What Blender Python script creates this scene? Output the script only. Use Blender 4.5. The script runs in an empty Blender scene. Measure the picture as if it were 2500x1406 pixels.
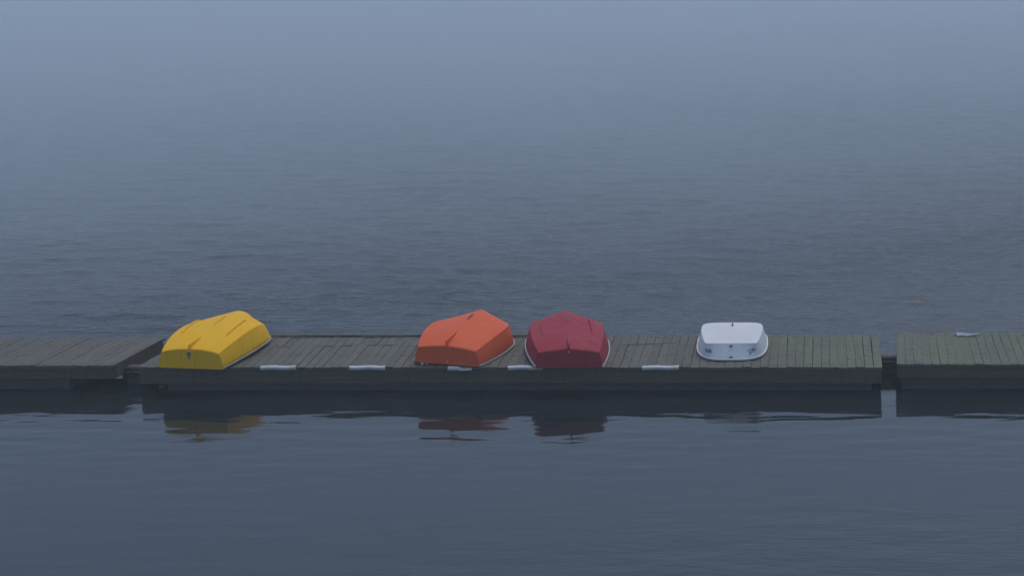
import bpy, bmesh, math, random
import numpy as np
from mathutils import Vector, Matrix

random.seed(7)
rng = np.random.default_rng(11)
S = bpy.context.scene
COL = S.collection
R = math.radians

# ------------------------------------------------------------------ camera
cam_d = bpy.data.cameras.new('camera')
cam = bpy.data.objects.new('camera', cam_d)
COL.objects.link(cam)
S.camera = cam
cam.location = (0.0, -28.14, 8.8)
cam.rotation_euler = (R(90) - math.atan(1103 / 4400), 0, 0)
cam_d.sensor_width = 36.0
cam_d.lens = 4400 / 2500 * 36.0
cam_d.shift_x = -0.3
cam_d.clip_start = 0.5
cam_d.clip_end = 3000

# ------------------------------------------------------------------ sky, sun, exposure
SUN_EL, SUN_AZ = R(65), R(15)          # azimuth from +Y towards +X
W = bpy.data.worlds.new('World')
S.world = W
W.use_nodes = True
wn = W.node_tree
bg = wn.nodes['Background']
sky = wn.nodes.new('ShaderNodeTexSky')
sky.sky_type = 'NISHITA'
sky.sun_disc = False
sky.sun_elevation = SUN_EL
sky.sun_rotation = SUN_AZ
sky.air_density = 1.0
sky.dust_density = 1.8
sky.ozone_density = 3.0
wn.links.new(sky.outputs[0], bg.inputs['Color'])
bg.inputs['Strength'].default_value = 0.12

sun_d = bpy.data.lights.new('sun', 'SUN')
sun_d.energy = 0.5
sun_d.angle = R(40)
sun_d.color = (1.0, 0.97, 0.93)
sun = bpy.data.objects.new('sun', sun_d)
COL.objects.link(sun)
sdir = Vector((math.sin(SUN_AZ) * math.cos(SUN_EL), math.cos(SUN_AZ) * math.cos(SUN_EL), math.sin(SUN_EL)))
sun.rotation_euler = sdir.to_track_quat('Z', 'Y').to_euler()
sun.location = sdir * 60

S.view_settings.view_transform = 'Standard'
S.view_settings.look = 'None'
S.view_settings.exposure = 0.46
S.view_settings.gamma = 1.0
S.view_settings.use_curve_mapping = False
S.render.engine = 'CYCLES'
S.cycles.max_bounces = 9
S.cycles.diffuse_bounces = 3
S.cycles.glossy_bounces = 3
S.cycles.volume_bounces = 7
S.cycles.caustics_reflective = False
S.cycles.caustics_refractive = False
S.cycles.use_denoising = True


# ------------------------------------------------------------------ helpers
def props(o, label=None, cat=None, group=None, kind=None):
    for k, v in (('label', label), ('category', cat), ('group', group), ('kind', kind)):
        if v:
            o[k] = v
    return o


def thing(name, loc, rotz=0.0, **kw):
    o = bpy.data.objects.new(name, None)
    o.empty_display_size = 0.2
    COL.objects.link(o)
    o.location = loc
    o.rotation_euler = (0, 0, rotz)
    return props(o, **kw)


def link(name, me, mat=None, parent=None, loc=None):
    o = bpy.data.objects.new(name, me)
    COL.objects.link(o)
    if mat is not None and not me.materials:
        me.materials.append(mat)
    if parent:
        o.parent = parent
    if loc is not None:
        o.location = loc
    return o


def mesh(name, verts, faces, smooth=False, sharp=()):
    me = bpy.data.meshes.new(name)
    me.from_pydata([tuple(map(float, v)) for v in verts], [], faces)
    bm = bmesh.new()
    bm.from_mesh(me)
    bmesh.ops.recalc_face_normals(bm, faces=bm.faces)
    for f in bm.faces:
        f.smooth = smooth
    if sharp:
        bm.verts.ensure_lookup_table()
        ss = set(tuple(sorted(e)) for e in sharp)
        for e in bm.edges:
            if tuple(sorted((e.verts[0].index, e.verts[1].index))) in ss:
                e.smooth = False
    bm.to_mesh(me)
    bm.free()
    return me


def bm_mesh(name, bm, smooth=False):
    bmesh.ops.recalc_face_normals(bm, faces=bm.faces)
    for f in bm.faces:
        f.smooth = smooth
    me = bpy.data.meshes.new(name)
    bm.to_mesh(me)
    bm.free()
    return me


def add_box(bm, x0, x1, y0, y1, z0, z1, bev=0.0):
    r = bmesh.ops.create_cube(bm, size=1.0)
    for v in r['verts']:
        v.co = Vector((x0 + (v.co.x + .5) * (x1 - x0), y0 + (v.co.y + .5) * (y1 - y0), z0 + (v.co.z + .5) * (z1 - z0)))
    if bev:
        es = list({e for v in r['verts'] for e in v.link_edges})
        bmesh.ops.bevel(bm, geom=es, offset=bev, segments=1, profile=.5, affect='EDGES')


def box(name, x0, x1, y0, y1, z0, z1, mat, parent=None, bev=0.0):
    bm = bmesh.new()
    add_box(bm, x0, x1, y0, y1, z0, z1, bev)
    return link(name, bm_mesh(name, bm), mat, parent)


def sweep(path, prof, closed_prof=True, caps=True, ups=None):
    """loft a 2-D profile (side, up) along a polyline."""
    path = [Vector(p) for p in path]
    n = len(path)
    V, Fc = [], []
    for i, p in enumerate(path):
        t = (path[min(i + 1, n - 1)] - path[max(i - 1, 0)]).normalized()
        up = Vector(ups[i]) if ups is not None else Vector((0, 0, 1))
        side = t.cross(up).normalized()
        up = side.cross(t).normalized()
        pr = prof(i / (n - 1)) if callable(prof) else prof
        for a, b in pr:
            V.append(p + side * a + up * b)
    m = len(V) // n
    for i in range(n - 1):
        for j in range(m if closed_prof else m - 1):
            k = (j + 1) % m
            Fc.append((i * m + j, i * m + k, (i + 1) * m + k, (i + 1) * m + j))
    if caps:
        Fc.append(tuple(range(m)))
        Fc.append(tuple((n - 1) * m + j for j in range(m)))
    return V, Fc


# ------------------------------------------------------------------ materials
class NT:
    def __init__(self, name):
        self.m = bpy.data.materials.new(name)
        self.m.use_nodes = True
        self.t = self.m.node_tree
        self.b = self.t.nodes['Principled BSDF']
        self.out = self.t.nodes['Material Output']

    def n(self, typ, **kw):
        nd = self.t.nodes.new(typ)
        for k, v in kw.items():
            setattr(nd, k, v)
        return nd

    def l(self, a, b):
        self.t.links.new(a, b)

    def setin(self, **kw):
        for k, v in kw.items():
            self.b.inputs[k.replace('_', ' ')].default_value = v

    def coord(self, kind='Object', scale=(1, 1, 1), loc=(0, 0, 0)):
        if kind == 'World':
            src = self.n('ShaderNodeNewGeometry').outputs['Position']
        else:
            src = self.n('ShaderNodeTexCoord').outputs[kind]
        mp = self.n('ShaderNodeMapping')
        mp.inputs['Scale'].default_value = scale
        mp.inputs['Location'].default_value = loc
        self.l(src, mp.inputs['Vector'])
        return mp.outputs['Vector']

    def noise(self, vec, scale, detail=4, rough=.55, dist=0.0):
        nd = self.n('ShaderNodeTexNoise')
        nd.inputs['Scale'].default_value = scale
        nd.inputs['Detail'].default_value = detail
        nd.inputs['Roughness'].default_value = rough
        nd.inputs['Distortion'].default_value = dist
        self.l(vec, nd.inputs['Vector'])
        return nd.outputs['Fac']

    def ramp(self, fac, stops, interp='LINEAR'):
        nd = self.n('ShaderNodeValToRGB')
        cr = nd.color_ramp
        cr.interpolation = interp
        while len(cr.elements) < len(stops):
            cr.elements.new(0.5)
        for e, (p, c) in zip(cr.elements, stops):
            e.position = p
            e.color = (c, c, c, 1) if not hasattr(c, '__len__') else (*c, 1)
        self.l(fac, nd.inputs['Fac'])
        return nd.outputs['Color']

    def mix(self, fac, a, b, mode='MIX'):
        nd = self.n('ShaderNodeMix', data_type='RGBA', blend_type=mode)
        for sock, v in ((nd.inputs['Factor'], fac), (nd.inputs['A'], a), (nd.inputs['B'], b)):
            if hasattr(v, 'is_output'):
                self.l(v, sock)
            elif hasattr(v, '__len__'):
                sock.default_value = (*v, 1)
            else:
                sock.default_value = v
        return nd.outputs['Result']

    def math(self, op, a, b=None):
        nd = self.n('ShaderNodeMath', operation=op)
        for i, v in enumerate((a, b)):
            if v is None:
                continue
            if hasattr(v, 'is_output'):
                self.l(v, nd.inputs[i])
            else:
                nd.inputs[i].default_value = v
        return nd.outputs[0]

    def bump(self, h, strength=.3, dist=.01, normal=None):
        nd = self.n('ShaderNodeBump')
        nd.inputs['Strength'].default_value = strength
        nd.inputs['Distance'].default_value = dist
        self.l(h, nd.inputs['Height'])
        if normal is not None:
            self.l(normal, nd.inputs['Normal'])
        return nd.outputs['Normal']


def mat_fibreglass(name, base, faded, rough=.42, dirt=.35):
    t = NT(name)
    v = t.coord()
    big = t.noise(v, 2.2, 5, .6, .4)
    c = t.mix(t.ramp(big, [(.35, 0.0), (.7, 1.0)]), base, faded)
    # run marks and grime in thin streaks, small specks
    vs = t.coord(scale=(9, 9, 1.2))
    st = t.ramp(t.noise(vs, 2.0, 5, .6), [(.52, 0.0), (.78, 1.0)])
    dirty = tuple(.45 * x + .03 for x in base)
    c = t.mix(t.math('MULTIPLY', st, dirt), c, dirty)
    sp = t.ramp(t.noise(v, 38, 2, .5), [(.70, 0.0), (.78, 1.0)])
    c = t.mix(t.math('MULTIPLY', sp, .3), c, (.08, .07, .055))
    t.l(c, t.b.inputs['Base Color'])
    rr = t.ramp(t.noise(v, 6, 4), [(.3, rough - .1), (.75, rough + .18)])
    t.l(rr, t.b.inputs['Roughness'])
    t.l(t.bump(t.noise(v, 5, 3), .12, .02), t.b.inputs['Normal'])
    t.setin(**{'Specular_IOR_Level': .035})
    return t.m


def mat_plain(name, col, rough=.5, var=.25, scale=9, metal=0.0):
    t = NT(name)
    v = t.coord()
    d = tuple(x * (1 - var) for x in col)
    c = t.mix(t.ramp(t.noise(v, scale, 5, .6), [(.35, 0.0), (.7, 1.0)]), col, d)
    t.l(c, t.b.inputs['Base Color'])
    t.setin(Roughness=rough, Metallic=metal)
    t.l(t.bump(t.noise(v, scale * 4, 3), .2, .004), t.b.inputs['Normal'])
    return t.m


def mat_planks():
    t = NT('weathered_plank')
    oi = t.n('ShaderNodeObjectInfo')
    v = t.coord('World')
    rnd = oi.outputs['Random']
    c = t.ramp(rnd, [(0, (.132, .123, .096)), (.2, (.152, .139, .106)), (.45, (.138, .135, .107)), (.7, (.172, .158, .122)), (1, (.148, .137, .106))])
    # green algae film, stronger towards the open end of the dock
    sx = t.n('ShaderNodeSeparateXYZ')
    t.l(t.n('ShaderNodeNewGeometry').outputs['Position'], sx.inputs[0])
    gx = t.n('ShaderNodeMapRange')
    t.l(sx.outputs['X'], gx.inputs['Value'])
    gx.inputs['From Min'].default_value = -2.6
    gx.inputs['From Max'].default_value = 0.2
    gn = t.ramp(t.noise(v, 1.7, 4, .6), [(.3, .25), (.7, 1.0)])
    c = t.mix(t.math('MULTIPLY', t.math('MULTIPLY', gx.outputs[0], gn), .85), c, (.165, .195, .100))
    # blotches: gull droppings gone grey, wet patches
    wet = t.ramp(t.noise(v, 2.6, 5, .65, .6), [(.45, 0.0), (.68, 1.0)])
    c = t.mix(t.math('MULTIPLY', wet, .42), c, (.062, .064, .066))
    # knots and scuffs
    k = t.ramp(t.noise(t.coord('World', scale=(1.0, .55, 1)), 15, 4, .62, .8), [(.585, 0.0), (.64, 1.0)])
    c = t.mix(t.math('MULTIPLY', k, .75), c, (.028, .026, .026))
    pale = t.ramp(t.noise(t.coord('World', scale=(1, .6, 1), loc=(7, 3, 0)), 9, 4, .6), [(.66, 0.0), (.74, 1.0)])
    c = t.mix(t.math('MULTIPLY', pale, .35), c, (.20, .20, .19))
    nn = t.noise(t.coord('World', scale=(1, .25, 1), loc=(3, 1, 0)), 22, 2, .5)
    for yj in (.14, .67, 1.27, 1.80):
        dist = t.math('ABSOLUTE', t.math('SUBTRACT', sx.outputs['Y'], yj))
        near = t.math('LESS_THAN', t.math('ADD', dist, t.math('MULTIPLY', nn, .06)), .062)
        gate = t.ramp(nn, [(.50, 0.0), (.56, 1.0)])
        c = t.mix(t.math('MULTIPLY', t.math('MULTIPLY', near, gate), .6), c, (.030, .028, .026))
    grain = t.noise(t.coord('World', scale=(60, 2.5, 20)), 1.6, 4, .6)
    c = t.mix(t.ramp(grain, [(.3, 0.0), (.75, .5)]), c, (.05, .05, .049))
    t.l(c, t.b.inputs['Base Color'])
    t.l(t.ramp(wet, [(0, .75), (1, .5)]), t.b.inputs['Roughness'])
    t.l(t.bump(grain, .4, .006), t.b.inputs['Normal'])
    t.setin(**{'Specular_IOR_Level': .12})
    return t.m


def mat_dark_wood():
    t = NT('wet_dark_timber')
    v = t.coord('World')
    g = t.noise(t.coord('World', scale=(1.2, 10, 22)), 2.2, 5, .6, .3)
    c = t.mix(t.ramp(g, [(.3, 0.0), (.75, 1.0)]), (.130, .108, .078), (.068, .058, .045))
    al = t.ramp(t.noise(v, 1.6, 4, .6), [(.42, 0.0), (.7, 1.0)])
    c = t.mix(t.math('MULTIPLY', al, .4), c, (.085, .075, .050))
    st = t.ramp(t.noise(t.coord('World', scale=(16, 1, 1.0)), 1.5, 4, .6), [(.55, 0.0), (.75, 1.0)])
    c = t.mix(t.math('MULTIPLY', st, .45), c, (.015, .015, .014))
    t.l(c, t.b.inputs['Base Color'])
    t.setin(Roughness=.75, **{'Specular_IOR_Level': .2})
    t.l(t.bump(g, .5, .01), t.b.inputs['Normal'])
    return t.m


def mat_water():
    t = NT('lake_water')
    at = t.n('ShaderNodeAttribute', attribute_name='ripple')
    t.setin(Base_Color=(.012, .018, .019, 1), Roughness=.035, IOR=1.333)
    h1 = t.noise(t.coord('World', scale=(.8, 2.8, 1)), 3.2, 3, .5, .3)
    h2 = t.noise(t.coord('World', scale=(.8, 2.6, 1), loc=(5, 9, 0)), 9.0, 2, .5)
    h = t.math('ADD', h1, t.math('MULTIPLY', h2, .28))
    h = t.math('MULTIPLY', h, at.outputs['Fac'])
    t.l(t.bump(h, 1.0, .034), t.b.inputs['Normal'])
    return t.m


M = {
    'plank': mat_planks(),
    'timber': mat_dark_wood(),
    'water': mat_water(),
    'yellow': mat_fibreglass('yellow_gelcoat', (.82, .43, .004), (.84, .46, .012), .40, .34),
    'orange': mat_fibreglass('orange_gelcoat', (.68, .108, .030), (.70, .130, .052), .40, .30),
    'red': mat_fibreglass('red_gelcoat', (.31, .028, .040), (.34, .056, .070), .45, .40),
    'white': mat_fibreglass('white_gelcoat', (.68, .675, .65), (.62, .61, .585), .38, .22),
    'rim': mat_plain('white_rubber_rim', (.44, .42, .39), .6, .3, 14),
    'pipe': mat_plain('white_vinyl', (.47, .48, .45), .5, .25, 7),
    'float': mat_plain('black_plastic', (.062, .054, .050), .7, .3, 5),
    'steel': mat_plain('rusty_steel', (.055, .045, .038), .65, .4, 18, .3),
    'dark': mat_plain('dark_fitting', (.035, .033, .032), .5, .3, 20),
    'brass': mat_plain('tarnished_fitting', (.13, .125, .09), .5, .4, 20),
    'pink': mat_plain('faded_sticker', (.34, .27, .31), .6, .15, 20),
    'ink': mat_plain('black_marker', (.05, .045, .06), .6, .2, 20),
    'cloth': mat_plain('white_cloth', (.36, .38, .43), .9, .15, 25),
    'ballpale': mat_plain('pale_plastic', (.45, .38, .34), .6, .3, 20),
    'ballred': mat_plain('red_plastic', (.42, .10, .075), .6, .3, 20),
}

# ------------------------------------------------------------------ water
def growth(a, b, d0, d1):
    out = [a]
    while out[-1] < b:
        f = (out[-1] - a) / (b - a)
        out.append(out[-1] + d0 + (d1 - d0) * f)
    return np.array(out)


def make_water():
    far = np.array([4, 10, 25, 60, 130, 260, 520.])
    xs = np.concatenate([(-54 - far)[::-1], np.arange(-54, 17.01, .092), 17 + far])
    yc = np.concatenate([growth(-9.5, 14, .042, .042)[:-1], growth(14, 42, .05, .13)[:-1], growth(42, 90, .13, .30)])
    ys = np.concatenate([(-9.5 - far)[::-1], yc, yc[-1] + far])
    X, Y = np.meshgrid(xs, ys)
    X = X.astype(np.float32)
    Y = Y.astype(np.float32)

    def waves(n, l0, l1, rms_slope, spread, seed, power=0.0):
        g = np.random.default_rng(seed)
        Z = np.zeros_like(X)
        lam = l0 * (l1 / l0) ** g.random(n)
        w = (lam / l0) ** (-power)
        w = w / math.sqrt((w ** 2).sum())
        for i in range(n):
            k = 2 * math.pi / lam[i]
            th = g.normal(0, spread) + (math.pi if g.random() < .3 else 0)
            a = rms_slope * math.sqrt(2) * w[i] / k
            Z += a * np.sin((k * math.sin(th)) * X + (k * math.cos(th)) * Y + g.random() * 6.283).astype(np.float32)
        return Z

    rough = waves(80, .27, 1.35, .057, R(19), 3, .1)
    calm = waves(60, .14, .70, .021, R(11), 6, 0)
    strokes = waves(30, .27, .60, .075, R(13), 17)
    where = waves(16, 1.1, 4.0, 1.0, R(70), 33)
    where = np.clip(where / where.std() - .55, 0, 1.6)
    rough = rough + strokes * where * .8
    long_ = waves(10, 5, 14, .010, R(30), 8)

    def ss(a, b, v):
        q = np.clip((v - a) / (b - a), 0, 1)
        return q * q * (3 - 2 * q)
    # gusts: slow patches of stronger and weaker ripple
    gust = waves(9, 6, 22, 1.0, R(60), 21)
    gust = gust / (np.abs(gust).max() + 1e-6)
    lee = ss(.4, 1.6, Y)                      # the dock shelters the near water
    sprinkle = ss(-4.2, -7.0, Y) * (.015 + .24 * ss(-7, 1, X))
    amp_r = lee * (.85 + .35 * gust) * (1.24 - 1.06 * ss(8, 58, Y) * (1 - .75 * ss(-16, 7, X)) * (1 - .35 * ss(-26, -44, X))) + (1 - lee) * (.02 + sprinkle)
    edge = ss(-53, -47, X) * (1 - ss(13, 17, X)) * ss(-9.5, -8.5, Y) * (1 - ss(78, 89, Y))
    near = 1 + .5 * ss(-11, -13, X)
    Z = edge * (amp_r * rough + (1 - lee) * near * calm * (.32 + .68 * ss(-4.6, -1.6, Y)) + long_ * lee * (1 - .85 * ss(8, 45, Y)))
    co = np.stack([X.ravel(), Y.ravel(), Z.ravel()], -1).astype(np.float32)
    ny, nx = X.shape
    idx = np.arange(ny * nx, dtype=np.int32).reshape(ny, nx)
    q = np.stack([idx[:-1, :-1], idx[:-1, 1:], idx[1:, 1:], idx[1:, :-1]], -1).reshape(-1, 4)
    me = bpy.data.meshes.new('water')
    me.vertices.add(len(co))
    me.vertices.foreach_set('co', co.ravel())
    me.loops.add(q.size)
    me.loops.foreach_set('vertex_index', q.ravel())
    me.polygons.add(len(q))
    me.polygons.foreach_set('loop_start', np.arange(0, q.size, 4, dtype=np.int32))
    me.polygons.foreach_set('use_smooth', np.ones(len(q), dtype=bool))
    me.update(calc_edges=True)
    at = me.attributes.new('ripple', 'FLOAT', 'POINT')
    rip = np.clip(amp_r, 0, 1.4) * .9 + .035
    at.data.foreach_set('value', rip.ravel().astype(np.float32))
    o = link('water', me, M['water'])
    props(o, kind='structure')
    return o


make_water()

# ------------------------------------------------------------------ haze
def make_haze():
    bm = bmesh.new()
    add_box(bm, -640, 640, -640, 640, -1.2, 10.5)
    t = NT('haze_air')
    t.t.nodes.remove(t.b)
    pv = t.n('ShaderNodeVolumePrincipled')
    pv.inputs['Color'].default_value = (.98, .985, .985, 1)
    pv.inputs['Density'].default_value = HAZE
    pv.inputs['Anisotropy'].default_value = 0.2
    t.l(pv.outputs[0], t.out.inputs['Volume'])
    o = link('haze', bm_mesh('haze', bm), t.m)
    props(o, kind='stuff')


HAZE = 0.0020
make_haze()


def make_fog_bank():
    """thick fog lying on the lake beyond the dock: a closed mound with a curved front, nearest in the middle."""
    n = 40
    front = []
    for k in range(n + 1):
        xx = -300 + 600 * k / n
        d = abs(xx + 15) / 15
        front.append((xx, 4 + 12 * (math.sqrt(1 + d * d) - 1)))
    ring = front + [(300, 500), (-300, 500)]
    m = len(ring)
    V = [(a, b, -.6) for a, b in ring] + [(a, b, 10.2) for a, b in ring]
    Fc = [tuple(range(m)), tuple(range(m, 2 * m))] + [(i, (i + 1) % m, m + (i + 1) % m, m + i) for i in range(m)]
    t = NT('fog_air')
    t.t.nodes.remove(t.b)
    pv = t.n('ShaderNodeVolumePrincipled')
    pv.inputs['Color'].default_value = (.80, .885, .935, 1)
    pv.inputs['Density'].default_value = FOG
    pv.inputs['Anisotropy'].default_value = 0.2
    t.l(pv.outputs[0], t.out.inputs['Volume'])
    o = link('fog_bank', mesh('fog_bank', V, Fc), t.m)
    props(o, kind='stuff')


FOG = 0.030
make_fog_bank()

# ------------------------------------------------------------------ docks
DECK = 0.42
PT = 0.038


def plank_mesh(x0f, x1f, x0b, x1b, y0, y1, c=.004):
    """one deck board with eased top edges; corners given at its front and back end."""
    V = [(x0f, y0, -PT), (x1f, y0, -PT), (x1b, y1, -PT), (x0b, y1, -PT),
         (x0f, y0, -c), (x1f, y0, -c), (x1b, y1, -c), (x0b, y1, -c),
         (x0f + c, y0 + c, 0), (x1f - c, y0 + c, 0), (x1b - c, y1 - c, 0), (x0b + c, y1 - c, 0)]
    Fc = [(0, 3, 2, 1)]
    for a in (0, 4):
        for i in range(4):
            j = (i + 1) % 4
            Fc.append((a + i, a + j, a + 4 + j, a + 4 + i))
    Fc.append((8, 9, 10, 11))
    return mesh('plank', V, Fc)


_pm = {}


def straight_plank(w, ln):
    key = (round(w, 3), round(ln, 3))
    if key not in _pm:
        _pm[key] = plank_mesh(-w / 2, w / 2, -w / 2, w / 2, 0, ln)
        _pm[key].materials.append(M['plank'])
    return _pm[key]


def lay_plank(parent, x, y0, y1, z, w=.138):
    jit = random.choice((0, -.006, .006))
    o = link('plank', straight_plank(w, round((y1 - y0) + jit, 3)), None, parent,
             (x, y0 + random.uniform(-.018, .014), z + random.uniform(-.004, .005)))
    o.rotation_euler = (random.uniform(-.002, .002), random.uniform(-.008, .008), random.uniform(-.0045, .0045))
    return o


def dock_frame(d, x0, x1, y0, y1, top, drop, skew=0.0, ends=(1, 1)):
    """fascia boards, end beams, inner joists and black floats below the boards (world = dock axes)."""
    zt = top - PT - .003
    xa = x0 + .01
    while xa < x1 - .1:
        xb = min(xa + random.uniform(3.0, 4.2), x1 - .01)
        if x1 - xb < .8:
            xb = x1 - .01
        bm = bmesh.new()
        add_box(bm, xa, xb - .002, y0 + .025 + random.uniform(-.0015, .0015), y0 + .075, zt - drop + random.uniform(-.006, .006), zt, .002)
        link('fascia_board', bm_mesh('fascia_board', bm), M['timber'], d)
        xa = xb
    bm = bmesh.new()
    add_box(bm, x0 + .01 + skew, x1 - .01, y1 - .075, y1 - .025, zt - drop, zt, .006)
    link('fascia_board', bm_mesh('fascia_board', bm), M['timber'], d)
    for e, xx in ((0, x0), (1, x1)):
        if ends[e]:
            s = skew if (e == 0 or x1 < -11) else 0.0
            a, b = (xx + .012, xx + .058) if e == 0 else (xx - .058, xx - .012)
            sh = lambda y: s * (y - y0) / (y1 - y0)
            V = []
            for z in (zt - drop, zt):
                for (xq, yq) in ((a, y0 + .08), (b, y0 + .08), (b, y1 - .08), (a, y1 - .08)):
                    V.append((xq + sh(yq), yq, z - .002))
            Fc = [(0, 1, 2, 3), (4, 5, 6, 7), (0, 1, 5, 4), (1, 2, 6, 5), (2, 3, 7, 6), (3, 0, 4, 7)]
            link('end_beam', mesh('end_beam', V, Fc), M['timber'], d)
    for yy in (y0 + (y1 - y0) * .35, y0 + (y1 - y0) * .66):
        box('joist', x0 + .5, x1 - .1, yy - .02, yy + .02, zt - .14, zt - .002, M['timber'], d)
    xx = x0 + .08 + (skew if x0 > -12 and x0 < -11 else 0)
    fm = None
    while xx + .9 < x1:
        bm = bmesh.new()
        add_box(bm, 0, 1.2785, y0 + .085, y1 - .10, -.16, zt - .15, .004)
        if fm is None:
            fm = bm_mesh('float', bm)
            fm.materials.append(M['float'])
        else:
            bm.free()
        link('float', fm, None, d, (xx, 0, 0))
        xx += 1.28


# middle dock ---------------------------------------------------------------
PITCH = .1425
XL, XR = -11.10, 1.03
mid = thing('wooden_dock', (0, 0, 0), label='long weathered grey plank dock carrying the four upturned boats', cat='dock', group='floating dock sections')
x = XR - PITCH / 2
while x > XL + .02:
    wl = max(0.0, min(1.0, (-9.2 - x) / 1.9))
    y1 = 1.93 + random.uniform(-.012, .012)
    if x < -2.0:
        yj = 1.40 + .055 * math.sin(x * 2.3) + (-.14 if x < -6 else 0)
        pieces = [(0, yj - .005), (yj + .005, y1)]
    else:
        pieces = [(0, y1)]
    for (a, b) in pieces:
        bw = random.choice((.134, .137, .138, .1395, .1405))
        if wl > 0:
            sk = lambda xx, yy: xx + .36 * max(0.0, min(1.0, (-9.2 - xx) / 1.9)) * yy / 1.93
            h = bw / 2
            o = link('plank', plank_mesh(sk(x - h, a), sk(x + h, a), sk(x - h, b), sk(x + h, b), a, b), M['plank'], mid,
                     (0, random.uniform(-.008, .008), DECK + random.uniform(-.004, .004)))
        else:
            lay_plank(mid, x, a, b, DECK, bw)
    x -= PITCH
dock_frame(mid, XL, XR, 0, 1.93, DECK, .245, .36, (1, 1))
# raised rail along the back edge between the yellow and the red boat
xx = -9.62
while xx < -5.1:
    xe = min(xx + 1.6, -4.75)
    box('edge_rail', xx, xe - .012, 1.82, 1.90, DECK + .006, DECK + .036, M['plank'], mid, .006)
    xx = xe
# rail blocks
for xx in (-9.0, -7.4, -5.9, -4.95):
    box('rail_batten', xx - .5, xx + .25, 1.775, 1.812, DECK + .006, DECK + .016, M['plank'], mid)

# left dock -------------------------------------------------------------------
LX0, LX1 = -16.2, -11.515
ld = thing('wooden_dock', (0, 0, 0), label='shorter plank dock at the left edge, its slanting end beside the yellow boat', cat='dock', group='floating dock sections')
x = LX1 - PITCH / 2
while x > LX0:
    a, b, h, sk = .075, 1.76, random.choice((.135, .138, .1405)) / 2, .26
    link('plank', plank_mesh(x - h, x + h, x - h + sk, x + h + sk, a + random.uniform(-.012, .012), b + random.uniform(-.01, .01)), M['plank'], ld,
         (0, 0, DECK + .006 + random.uniform(-.004, .005)))
    x -= PITCH
dock_frame(ld, LX0, LX1, .075, 1.76, DECK + .006, .19, .26, (0, 1))
box('rub_strip', LX0 + .02, LX1 - .03, .062, .098, DECK - .078, DECK - .036, M['float'], ld)

# right dock ------------------------------------------------------------------
RX0, RX1 = 1.265, 6.4
RD = DECK + .028
rd = thing('wooden_dock', (0, 0, 0), label='mossy green plank dock at the right edge with a white rag on it', cat='dock', group='floating dock sections')
x = RX0 + PITCH / 2
i = 0
while x < RX1:
    a, b, h, sk = .075, 1.985, random.choice((.135, .138, .1405)) / 2, .07 * max(0, 1 - i / 9)
    link('plank', plank_mesh(x - h, x + h, x - h + sk, x + h + sk, a + random.uniform(-.012, .012), b + random.uniform(-.01, .01)), M['plank'], rd,
         (0, 0, RD + random.uniform(-.004, .005)))
    x += PITCH
    i += 1
dock_frame(rd, RX0, RX1, .075, 1.985, RD, .20, .075, (1, 0))


# connectors between the sections -------------------------------------------
def connector(x0, x1, y, top, label, chain=True):
    c = thing('dock_connector', ((x0 + x1) / 2, y, 0), label=label, cat='connector', group='connectors between dock sections')
    hw = (x1 - x0) / 2 + .05
    box('rubber_block', -hw, hw, 0, .17, -.12, top, M['float'], c, .025)
    for s in (-1, 1):
        box('bracket', s * hw - .05, s * hw + .05, -.012, -.002, .10, top - .03, M['steel'], c, .004)
    bm = bmesh.new()
    bmesh.ops.create_cone(bm, cap_ends=True, segments=10, radius1=.022, radius2=.022, depth=2 * hw + .06,
                          matrix=Matrix.Translation((0, -.035, top - .09)) @ Matrix.Rotation(R(90), 4, 'Y'))
    link('hinge_pin', bm_mesh('hinge_pin', bm, True), M['steel'], c)
    bm = bmesh.new()
    for k in range(7):                       # slack rope of short links hanging in the gap
        f = (k + .5) / 7 * 2 - 1
        p = Vector((f * hw * .8, -.05, .13 + .09 * f * f))
        bmesh.ops.create_uvsphere(bm, u_segments=8, v_segments=5, radius=.019, matrix=Matrix.Translation(p) @ Matrix.Diagonal((1.4, .8, .8, 1)))
    link('rope', bm_mesh('rope', bm, True), M['steel'], c)


connector(1.03, 1.265, .98, .31, 'dark hinge block in the narrow gap beside the right dock')
connector(-11.42, -11.05, .42, .30, 'dark hinge block in the slanting gap left of the yellow boat')


# ------------------------------------------------------------------ dinghies
def hull_lines(q, n):
    (L, wt, wm, sm, wct, wcm, scm, hct, hcm, hcb, hkt, hkm, hkb, sk, zt, zm, zb, tp, rake) = q
    s = np.linspace(0, 1, n)

    def wid(w0, w1, m):
        a = w0 + (w1 - w0) * (1 - np.clip((m - s) / m, 0, 1) ** 2)
        b = w1 * (1 - np.clip((s - m) / (1 - m), 0, 1) ** tp)
        return np.where(s < m, a, b)

    def prof(a, b, c, m):
        return np.where(s < m, b + (a - b) * ((m - s) / m) ** 2, b + (c - b) * np.clip((s - m) / (1 - m), 0, 1) ** 2)
    wg, wc = wid(wt, wm, sm), wid(wct, wcm, scm)
    return s, wg, wc, prof(zt, zm, zb, .5), prof(hct, hcm, hcb, .45), prof(hkt, hkm, hkb, sk), L, rake


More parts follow.
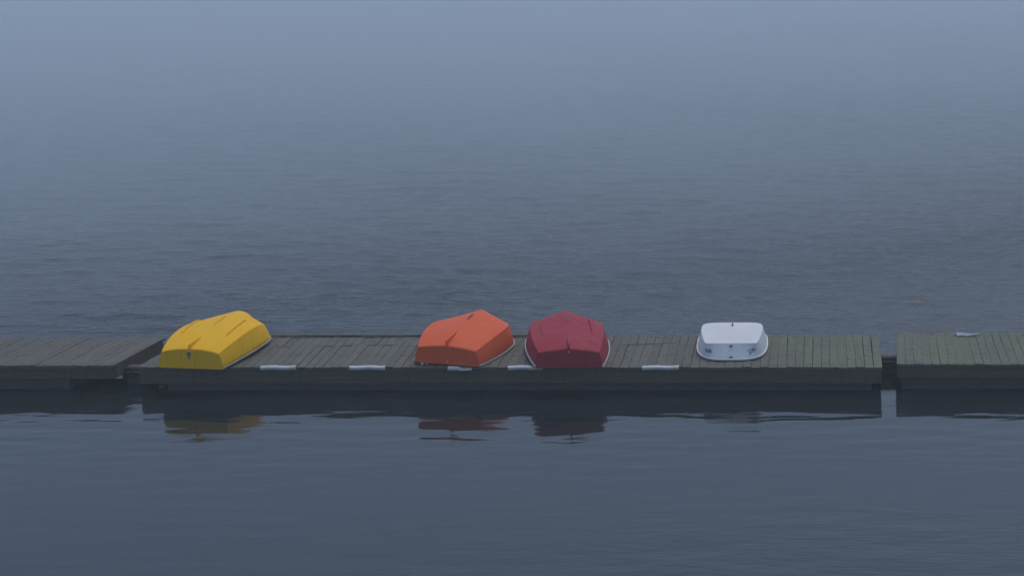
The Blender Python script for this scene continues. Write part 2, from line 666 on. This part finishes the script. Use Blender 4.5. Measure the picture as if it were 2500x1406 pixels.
class Dinghy:
    N = 49

    def __init__(self, q, pose, mat, label, round_keel):
        self.s, self.wg, self.wc, self.zg, self.hc, self.hk, self.L, self.rake = hull_lines(q, self.N)
        x0, y0, a, tilt = pose
        self.root = thing('dinghy', (x0, y0, DECK + .004), -a, label=label, cat='dinghy', group='upturned dinghies on the dock')
        self.tilt = math.tan(tilt)
        self.mat = mat
        NP, NS = 6, 4                    # points across a bottom panel, up a side
        V, rows = [], []
        self.belly = .020 if round_keel else .006
        lift = max(0.0, -min((-self.wg * self.tilt).min(), (self.wg * self.tilt).min()) - .02)
        self.lift = lift
        for i in range(self.N):
            row = []
            for sgn in (-1, 1):
                side = []
                for j in range(NS):
                    f = j / NS
                    flare = .010 * math.sin(math.pi * f)
                    side.append(self.P(i, sgn * (self.wg[i] * (1 - f) + self.wc[i] * f + flare * min(1, self.wc[i] * 5)),
                                       self.zg[i] * (1 - f) + self.hc[i] * f))
                bot = []
                for j in range(NP):
                    f = j / NP
                    belly = self.belly * math.sin(math.pi * f)
                    bot.append(self.P(i, sgn * self.wc[i] * (1 - f), self.hc[i] * (1 - f) + self.hk[i] * f + belly))
                row.append(side + bot)
            r = row[0] + [self.P(i, 0, self.hk[i])] + row[1][::-1]
            rows.append(len(V))
            V += r
        m = 2 * (NS + NP) + 1
        Fc, sharp = [], []
        for i in range(self.N - 1):
            for j in range(m - 1):
                a0, b0 = rows[i] + j, rows[i + 1] + j
                Fc.append((a0, a0 + 1, b0 + 1, b0))
            for j in (NS, m - 1 - NS) + (() if round_keel else (NS + NP,)):
                if self.s[i] < .93:
                    sharp.append((rows[i] + j, rows[i + 1] + j))
        self.hull = link('hull', mesh('hull', V, Fc, True, sharp), mat, self.root)
        sol = self.hull.modifiers.new('shell', 'SOLIDIFY')
        sol.thickness = .008
        sol.offset = 1.0 if False else -1.0
        # transom board
        ring = [Vector(V[j]) for j in range(m)]
        outer = [p + Vector((0, -.012, 0)) + Vector(((p.x) * .006, 0, 0)) for p in ring]
        inner = [p + Vector((0, .030, 0)) - Vector((p.x * .02, 0, .004)) for p in ring]
        TV = outer + inner
        TF = [tuple(range(m)), tuple(range(m, 2 * m))]
        for j in range(m):
            k = (j + 1) % m
            TF.append((j, k, m + k, m + j))
        link('transom', mesh('transom', TV, TF), mat, self.root)
        self.NS, self.NP = NS, NP

    def P(self, i, v, z):
        uu = self.s[i] * self.L + self.rake * z * (1 - self.s[i])
        return Vector((v, uu, z + v * self.tilt + self.lift))

    def at(self, s, side, f):
        """point on the bottom: f = 0 at the keel, 1 at the chine."""
        i = s * (self.N - 1)
        a = int(min(i, self.N - 2))
        t = i - a
        q = []
        for k in (a, a + 1):
            q.append(self.P(k, side * self.wc[k] * f, self.hk[k] * (1 - f) + self.hc[k] * f + self.belly * math.sin(math.pi * f)))
        return q[0].lerp(q[1], t)

    def rim(self, mat, w=.028, h=.034):
        for sgn in (-1, 1):
            path = [self.P(i, sgn * (self.wg[i] + .006), self.zg[i] + .012) for i in range(0, self.N)]
            V, Fc = sweep(path, [(-w * .5, -h / 2), (w * .5, -h / 2), (w * .62, 0), (w * .5, h / 2), (-w * .5, h / 2)])
            link('gunwale', mesh('gunwale', V, Fc), mat, self.root)

    def strip(self, name, s0, s1, side, f0, f1, w, h, mat, sink=.006, n=9, label=None):
        path = [self.at(s0 + (s1 - s0) * k / (n - 1), side, f0 + (f1 - f0) * k / (n - 1)) for k in range(n)]

        def prof(t):
            e = min(1, min(t, 1 - t) * 8)
            hh = h * e + .001
            return [(-w / 2, -sink), (w / 2, -sink), (w * .36, hh), (-w * .36, hh)]
        V, Fc = sweep(path, prof)
        o = link(name, mesh(name, V, Fc), mat, self.root)
        if label:
            o['label'] = label
        return o

    def skeg(self, ln, h, mat, w=.03):
        n = 12
        V = []
        for k in range(n + 1):
            t = k / n
            p = self.at(ln / self.L * t, 1, 0)
            top = p.z + h * (1 - t) ** .8 * (1 - .0 * t) + .002
            if k == 0:
                p = p + Vector((0, -.013, 0))
            for (xx, zz) in ((-w / 2, p.z - .015), (w / 2, p.z - .015), (w * .32, top), (-w * .32, top)):
                V.append((p.x + xx, p.y, zz))
        Fc = [(0, 1, 2, 3), tuple(4 * n + j for j in range(4))]
        for k in range(n):
            for j in range(4):
                a, b = 4 * k + j, 4 * k + (j + 1) % 4
                Fc.append((a, b, b + 4, a + 4))
        link('skeg', mesh('skeg', V, Fc), mat, self.root)

    def transom_pt(self, xf, zf):
        """xf -1..1 across, zf 0 gunwale .. 1 keel line, just outside the transom face."""
        hk = self.hk[0] * (1 - abs(xf)) + self.hc[0] * abs(xf)
        z = self.zg[0] * (1 - zf) + hk * zf
        w = self.wg[0] * (1 - zf) + self.wc[0] * zf
        p = self.P(0, xf * w, z)
        return p + Vector((0, -.016, 0))


def transom_fitting(b, xf, zf, name, mat, r=.03, slot=0.0):
    p = b.transom_pt(xf, zf)
    bm = bmesh.new()
    bmesh.ops.create_cone(bm, cap_ends=True, segments=14, radius1=r, radius2=r * .8, depth=.018,
                          matrix=Matrix.Translation(p) @ Matrix.Rotation(R(90), 4, 'X'))
    if slot:
        add_box(bm, p.x - r * .28, p.x + r * .28, p.y - .008, p.y + .01, p.z - r - slot, p.z - r * .6)
    link(name, bm_mesh(name, bm), mat, b.root)


YQ = (2.368, .538, .672, .508, .476, .597, .431, .258, .4, .007, .318, .508, .267, .673, .016, .052, 0, 3.008, .058)
OQ = (2.225, .547, .71, .482, .485, .642, .449, .267, .383, .105, .325, .523, .131, .685, .024, .028, 0, 2.198, .086)
RQ = (2.634, .529, .694, .467, .481, .61, .447, .261, .362, .083, .321, .502, .173, .614, .018, .046, .003, 2.435, .095)

yb = Dinghy(YQ, (-10.185, -.135, .1158, 0), M['yellow'], 'bright yellow upturned dinghy at the left end of the long dock', True)
yb.rim(M['rim'], .016, .020)
yb.skeg(.47, .09, M['yellow'], .026)
yb.strip('keel_strip', .38, .60, 1, 0, 0, .026, .024, M['yellow'])
yb.strip('bilge_runner', .21, .62, -1, .70, .80, .030, .034, M['yellow'])
yb.strip('bilge_runner', .21, .60, 1, .66, .60, .030, .034, M['yellow'])
transom_fitting(yb, -.02, .80, 'drain_plate', M['brass'], .036, .05)

ob = Dinghy(OQ, (-6.072, .0675, .1626, -.0303), M['orange'], 'orange red upturned dinghy slanting beside the dark red one', False)
ob.rim(M['rim'], .020, .026)
ob.skeg(.48, .088, M['orange'], .026)
ob.strip('keel_strip', .45, .575, 1, 0, 0, .02, .016, M['dark'])
transom_fitting(ob, .02, .16, 'drain_plate', M['rim'], .016)

rb = Dinghy(RQ, (-4.047, -.135, -.1594, -.0408), M['red'], 'dark red upturned dinghy with white gunwales pointing straight at the lake', False)
rb.rim(M['rim'], .019, .024)
rb.skeg(.42, .085, M['red'], .034)
rb.strip('keel_strip', .43, .56, 1, 0, 0, .022, .018, M['dark'])
rb.strip('bilge_runner', .25, .48, -1, .68, .70, .024, .026, M['red'])
rb.strip('bilge_runner', .25, .565, 1, .70, .62, .024, .026, M['red'])
transom_fitting(rb, .0, .86, 'drain_plate', M['rim'], .016)


# ------------------------------------------------------------------ white pram
def make_pram():
    root = thing('pram_dinghy', (-1.452, .335, DECK + .004), R(1.0), label='small white upturned pram dinghy with a rounded rim, standing alone', cat='dinghy', group='upturned dinghies on the dock')
    NA = 144
    LEN = 1.92

    def outline(hw, y0, y1, nn, nf, taper=1.0, tf=1.0):
        out = []
        yc, hl = (y0 + y1) / 2, (y1 - y0) / 2
        for k in range(NA):
            t = -math.pi / 2 + 2 * math.pi * (k + .5) / NA
            c, s_ = math.cos(t), math.sin(t)
            n = nn if s_ < 0 else nf
            r = (abs(c / hw) ** n + abs(s_ / hl) ** n) ** (-1 / n)
            xx, yy = r * c, yc + r * s_
            f = (yy - y0) / (y1 - y0)
            sc = taper + (1 - taper) * math.sin(min(1, f / .6) * math.pi / 2) if f < .6 else 1 + (tf - 1) * ((f - .6) / .4) ** 2
            out.append((xx * sc, yy))
        return out
    BY1 = 1.29
    bot = outline(.515, .150, BY1, 30, 4.2, .835, .95)
    # rim outline sampled in the directions of the bottom outline, seen from one common centre
    NA_, NA = NA, 1440
    dense = outline(.575, .0, LEN, 3.2, 2.6)
    NA = NA_
    ca = np.array([math.atan2(q[0], -(q[1] - .70)) for q in dense])
    od = np.argsort(ca)
    dx_, dy_ = np.array([q[0] for q in dense])[od], np.array([q[1] for q in dense])[od]
    gun = []
    for q in bot:
        t_ = math.atan2(q[0], -(q[1] - .70))
        gun.append((float(np.interp(t_, ca[od], dx_)), float(np.interp(t_, ca[od], dy_))))

    def hz(x_, y_):
        f = (y_ - .15) / (BY1 - .15)
        return .262 + .075 * math.sin(min(1, f / .7) * math.pi / 2) - (.03 * ((f - .7) / .3) ** 2 if f > .7 else 0)
    NV = 7
    V, rows = [], []
    for v in range(NV + 1):
        f = v / NV
        r = []
        for k in range(NA):
            g, b = gun[k], bot[k]
            bulge = .012 * math.sin(math.pi * f)
            xx, yy = g[0] * (1 - f) + b[0] * f, g[1] * (1 - f) + b[1] * f
            z = (.035 + .018 * math.sin(math.pi * (g[1] / LEN))) * (1 - f) + hz(*b) * f
            r.append(Vector((xx * (1 + bulge), yy, z)))
        rows.append(r)
    for r in rows:
        V += r
    Fc, sharp = [], []
    for v in range(NV):
        for k in range(NA):
            k2 = (k + 1) % NA
            Fc.append((v * NA + k, v * NA + k2, (v + 1) * NA + k2, (v + 1) * NA + k))
    top0 = NV * NA
    prev = top0
    for c, (sc) in enumerate((.86, .68, .46, .22)):
        base = len(V)
        for k in range(NA):
            b = bot[k]
            yc = .15 + (BY1 - .15) * .5
            xx, yy = b[0] * sc, yc + (b[1] - yc) * sc
            V.append(Vector((xx, yy, hz(xx, yy) + .012 * (1 - sc))))
        for k in range(NA):
            k2 = (k + 1) % NA
            Fc.append((prev + k, prev + k2, base + k2, base + k))
        prev = base
    V.append(Vector((0, yc, hz(0, yc) + .013)))
    for k in range(NA):
        Fc.append((prev + k, prev + (k + 1) % NA, len(V) - 1))
    for k in range(NA):
        if bot[k][1] < 1.2:
            sharp.append((top0 + k, top0 + (k + 1) % NA))
    hull = link('hull', mesh('hull', V, Fc, True, sharp), M['white'], root)
    hull.modifiers.new('shell', 'SOLIDIFY').thickness = .008
    # rolled rim all round
    V, Fc = [], []
    prof = [(-.004, .010), (.018, .012), (.026, .004), (.028, -.010), (.023, -.024), (.0, -.024)]
    m = len(prof)
    for k in range(NA):
        a, b = gun[k - 1], gun[(k + 1) % NA]
        tx, ty = b[0] - a[0], b[1] - a[1]
        ln = math.hypot(tx, ty) or 1
        nx, ny = ty / ln, -tx / ln
        z = .035 + .018 * math.sin(math.pi * gun[k][1] / LEN)
        for (o_, h_) in prof:
            V.append((gun[k][0] + nx * o_, gun[k][1] + ny * o_, z + h_))
    for k in range(NA):
        k2 = (k + 1) % NA
        for j in range(m):
            j2 = (j + 1) % m
            Fc.append((k * m + j, k * m + j2, k2 * m + j2, k2 * m + j))
    link('gunwale', mesh('gunwale', V, Fc, True), M['white'], root)

    def face(xx, f):
        """point on the near transom at lateral place xx and height fraction f, and its outward normal."""
        best = None
        for k in range(NA):
            k2 = (k + 1) % NA
            def pt(kk):
                g, b = gun[kk], bot[kk]
                return Vector((g[0] * (1 - f) + b[0] * f, g[1] * (1 - f) + b[1] * f,
                               (.035 + .018 * math.sin(math.pi * g[1] / LEN)) * (1 - f) + hz(*b) * f))
            a, c = pt(k), pt(k2)
            if a.y < .9 and c.y < .9 and (a.x - xx) * (c.x - xx) <= 0 and abs(a.x - c.x) > 1e-6:
                t = (xx - a.x) / (c.x - a.x)
                p = a.lerp(c, t)
                if best is None or p.y < best.y:
                    best = p
        if best is None:
            k = max(range(NA), key=lambda q: math.copysign(1, xx) * bot[q][0] - 9 * (bot[q][1] > .6))
            best = Vector((bot[k][0], bot[k][1], hz(*bot[k]) * f))
        return best

    def plate(name, x0, x1, f0, f1, mat, th=.004, n=3):
        """thin plate that follows the transom face."""
        V, Fc = [], []
        for a in range(n + 1):
            for b_ in range(3):
                xx = x0 + (x1 - x0) * a / n
                p = face(xx, f0 + (f1 - f0) * b_ / 2)
                V.append((p.x, p.y - th - .004, p.z))
        off = len(V)
        V += [(v[0], v[1] + th + .012, v[2]) for v in V]
        for a in range(n):
            for b_ in range(2):
                i0 = a * 3 + b_
                Fc.append((i0, i0 + 1, i0 + 4, i0 + 3))
        edge = [a * 3 for a in range(n + 1)] + [n * 3 + 1, n * 3 + 2] + [a * 3 + 2 for a in range(n - 1, -1, -1)] + [1]
        for i_ in range(len(edge)):
            p_, q_ = edge[i_], edge[(i_ + 1) % len(edge)]
            Fc.append((p_, q_, q_ + off, p_ + off))
        return mesh(name, V, Fc)
    st = link('registration_sticker', plate('registration_sticker', -.425, -.325, .36, .60, M['pink']), M['pink'], root)
    st['label'] = 'faded pinkish sticker with darker print'
    for (x0, x1, f0, f1) in ((-.420, -.325, .365, .385), (-.368, -.350, .40, .48), (-.346, -.328, .40, .48), (-.420, -.328, .55, .57)):
        link('sticker_print', plate('sticker_print', x0, x1, f0, f1, M['ink'], .006, 1), M['ink'], st)
    # hand lettering, upside down on the overturned transom
    W0, F0, sw, sh = .335, .345, .0050, .02
    G = {'1': [((.5, 0), (.5, 1)), ((.5, 1), (.2, .8))],
         '3': [((0, 1), (.9, 1)), ((.9, 1), (.4, .55)), ((.4, .55), (.9, .3)), ((.9, .3), (.6, 0)), ((.6, 0), (.1, .05))],
         '9': [((.1, .95), (.9, .95)), ((.1, .95), (.2, .5)), ((.2, .5), (.9, .55)), ((.9, .95), (.5, 0))],
         '-': [((0, .5), (1, .5))], 'v': [((0, 1), (.4, 0)), ((.4, 0), (.8, .9))]}
    bm = bmesh.new()

    def stroke(xa, fa, xb, fb):
        a, b = face(xa, fa), face(xb, fb)
        d = (b - a)
        n_ = Vector((0, -1, 0))
        s_ = d.cross(n_).normalized() * .0042
        vs = []
        for off in (-.007, .004):
            for p in (a - s_, a + s_, b + s_, b - s_):
                vs.append(bm.verts.new(p + Vector((0, off, 0))))
        for q in ((0, 1, 2, 3), (0, 1, 5, 4), (1, 2, 6, 5), (2, 3, 7, 6), (3, 0, 4, 7)):
            bm.faces.new([vs[i_] for i_ in q])
    xp = W0 - .065
    for ch, w_, f0, f1 in (('-', .026, .42, .60), ('1', .022, .38, .62), ('3', .026, .38, .62), ('9', .026, .38, .62), ('-', .030, .42, .60)):
        for (p, q) in G[ch]:
            stroke(xp + p[0] * w_, f0 + (f1 - f0) * p[1], xp + q[0] * w_, f0 + (f1 - f0) * q[1])
        xp += w_ + .008
    for (p, q) in G['v']:
        stroke(W0 - .035 + p[0] * .045, .26 + .10 * p[1], W0 - .035 + q[0] * .045, .26 + .10 * q[1])
    link('lettering', bm_mesh('lettering', bm), M['ink'], root)
    dp = link('drain_plug', plate('drain_plug', -.026, .026, .78, .89, M['dark'], .010, 4), M['brass'], root)
    link('towing_eye', plate('towing_eye', -.026, .026, .10, .17, M['dark'], .014, 2), M['dark'], root)
    for sgn in (-1, 1):
        link('corner_plate', plate('corner_plate', sgn * .485, sgn * .500, .42, .74, M['dark'], .003, 2), M['rim'], root)  # thin upright grey plates, darker than the hull, at both transom corners
    yy0, yy1 = .92, 1.06
    V, Fc = sweep([(0, yy0 + (yy1 - yy0) * k / 4, hz(0, yy0 + (yy1 - yy0) * k / 4) + .012) for k in range(5)],
                  [(-.013, -.008), (.013, -.008), (.010, .018), (-.010, .018)])
    link('keel_strip', mesh('keel_strip', V, Fc), M['dark'], root)
    return root


make_pram()


# ------------------------------------------------------------------ edge bumpers
def bumper(x0, x1, label, bend=None, dy=0.0):
    cx = (x0 + x1) / 2
    t = thing('edge_bumper', (cx, -.002 + dy, DECK), label=label, cat='dock bumper', group='white bumpers along the dock edge')
    n = 14
    half = (x1 - x0) / 2
    path, pr = [], []
    for k in range(n + 1):
        f = k / n
        dz, sc = (bend(f) if bend else (.004 * math.sin(f * 9 + cx * 3), 1.0))
        path.append((-half + 2 * half * f, 0, dz))
        pr.append(sc)

    def prof(tt):
        sc = pr[int(round(tt * n))]
        # wraps the board end: top flange, rounded nose, two grooves on the face
        base = [(.062, .012), (.012, .020), (-.006, .016), (-.030, .006), (-.036, -.006), (-.031, -.012), (-.036, -.018), (-.034, -.032), (-.026, -.042), (-.001, -.042), (-.001, .002), (.062, .003)]
        return [(-a, b * sc) for a, b in base]
    V, Fc = sweep(path, prof)
    link('vinyl_strip', mesh('vinyl_strip', V, Fc), M['pipe'], t)
    for e in (-.72, 0, .72):
        bm = bmesh.new()
        bmesh.ops.create_cone(bm, cap_ends=True, segments=8, radius1=.006, radius2=.005, depth=.008,
                              matrix=Matrix.Translation((e * half, .035, .02 + (bend((e + 1) / 2)[0] if bend else 0))))
        link('screw', bm_mesh('screw', bm), M['steel'], t)


def droop(f):
    if f < .4:
        return (-.010 * f, 1.0)
    g = (f - .4) / .6
    return (-.004 - .030 * math.sin(min(1, g * 2.2) * math.pi / 2) + .014 * g, 1 - .45 * min(1, g * 3))


bumper(-9.09, -8.52, 'straight white bumper on the dock edge just right of the yellow boat')
bumper(-7.645, -7.065, 'straight white bumper on the dock edge midway between yellow and orange boats')
bumper(-6.035, -5.648, 'short bent white bumper under the transom of the orange boat', droop, -.03)
bumper(-5.065, -4.50, 'white bumper partly tucked under the dark red boat')
bumper(-2.88, -2.285, 'straight white bumper on the dock edge between the dark red and white boats')


# small things -------------------------------------------------------------------
def lump(name, loc, r, mat, label, cat, sq=.8):
    bm = bmesh.new()
    bmesh.ops.create_icosphere(bm, subdivisions=2, radius=r)
    for v in bm.verts:
        v.co *= 1 + .12 * math.sin(v.co.x * 90 + v.co.z * 70)
        v.co.z *= sq
    o = link(name, bm_mesh(name, bm, True), mat, None, loc)
    return props(o, label=label, cat=cat, group='small balls under the orange boat')


lump('float_ball', (-6.478, .075, DECK + .030), .030, M['ballpale'], 'small pale ball beneath the corner of the orange boat', 'ball')
lump('float_ball', (-6.395, .072, DECK + .030), .036, M['ballred'], 'small red ball beneath the corner of the orange boat', 'ball')


def rag():
    nu, nv = 26, 9
    g = np.random.default_rng(4)
    V, Fc = [], []
    for i_ in range(nu):
        u = i_ / (nu - 1)
        wd = (.075 * (1 - u) ** .6 + .018) * (1 if u < .55 else .62)
        for j in range(nv):
            v = j / (nv - 1) - .5
            h = .018 * (1 - u) ** .5 * (.35 + abs(math.sin(9 * u + 7 * v * v + 1.3))) * (1 - (2 * v) ** 2 * .85) + .012 * (1 + math.sin(23 * u + 11 * v)) * (1 - (2 * v) ** 2)
            V.append((.40 * u + .012 * math.sin(14 * v), wd * v * 2 + .02 * math.sin(8 * u), h + .006))
    for i_ in range(nu - 1):
        for j in range(nv - 1):
            a = i_ * nv + j
            Fc.append((a, a + 1, a + nv + 1, a + nv))
    o = link('rag', mesh('rag', V, Fc, True), M['cloth'], None, (2.36, 1.80, RD + .003))
    o.modifiers.new('shell', 'SOLIDIFY').thickness = .004
    props(o, label='crumpled white rag at the far edge of the right dock', cat='rag')


rag()
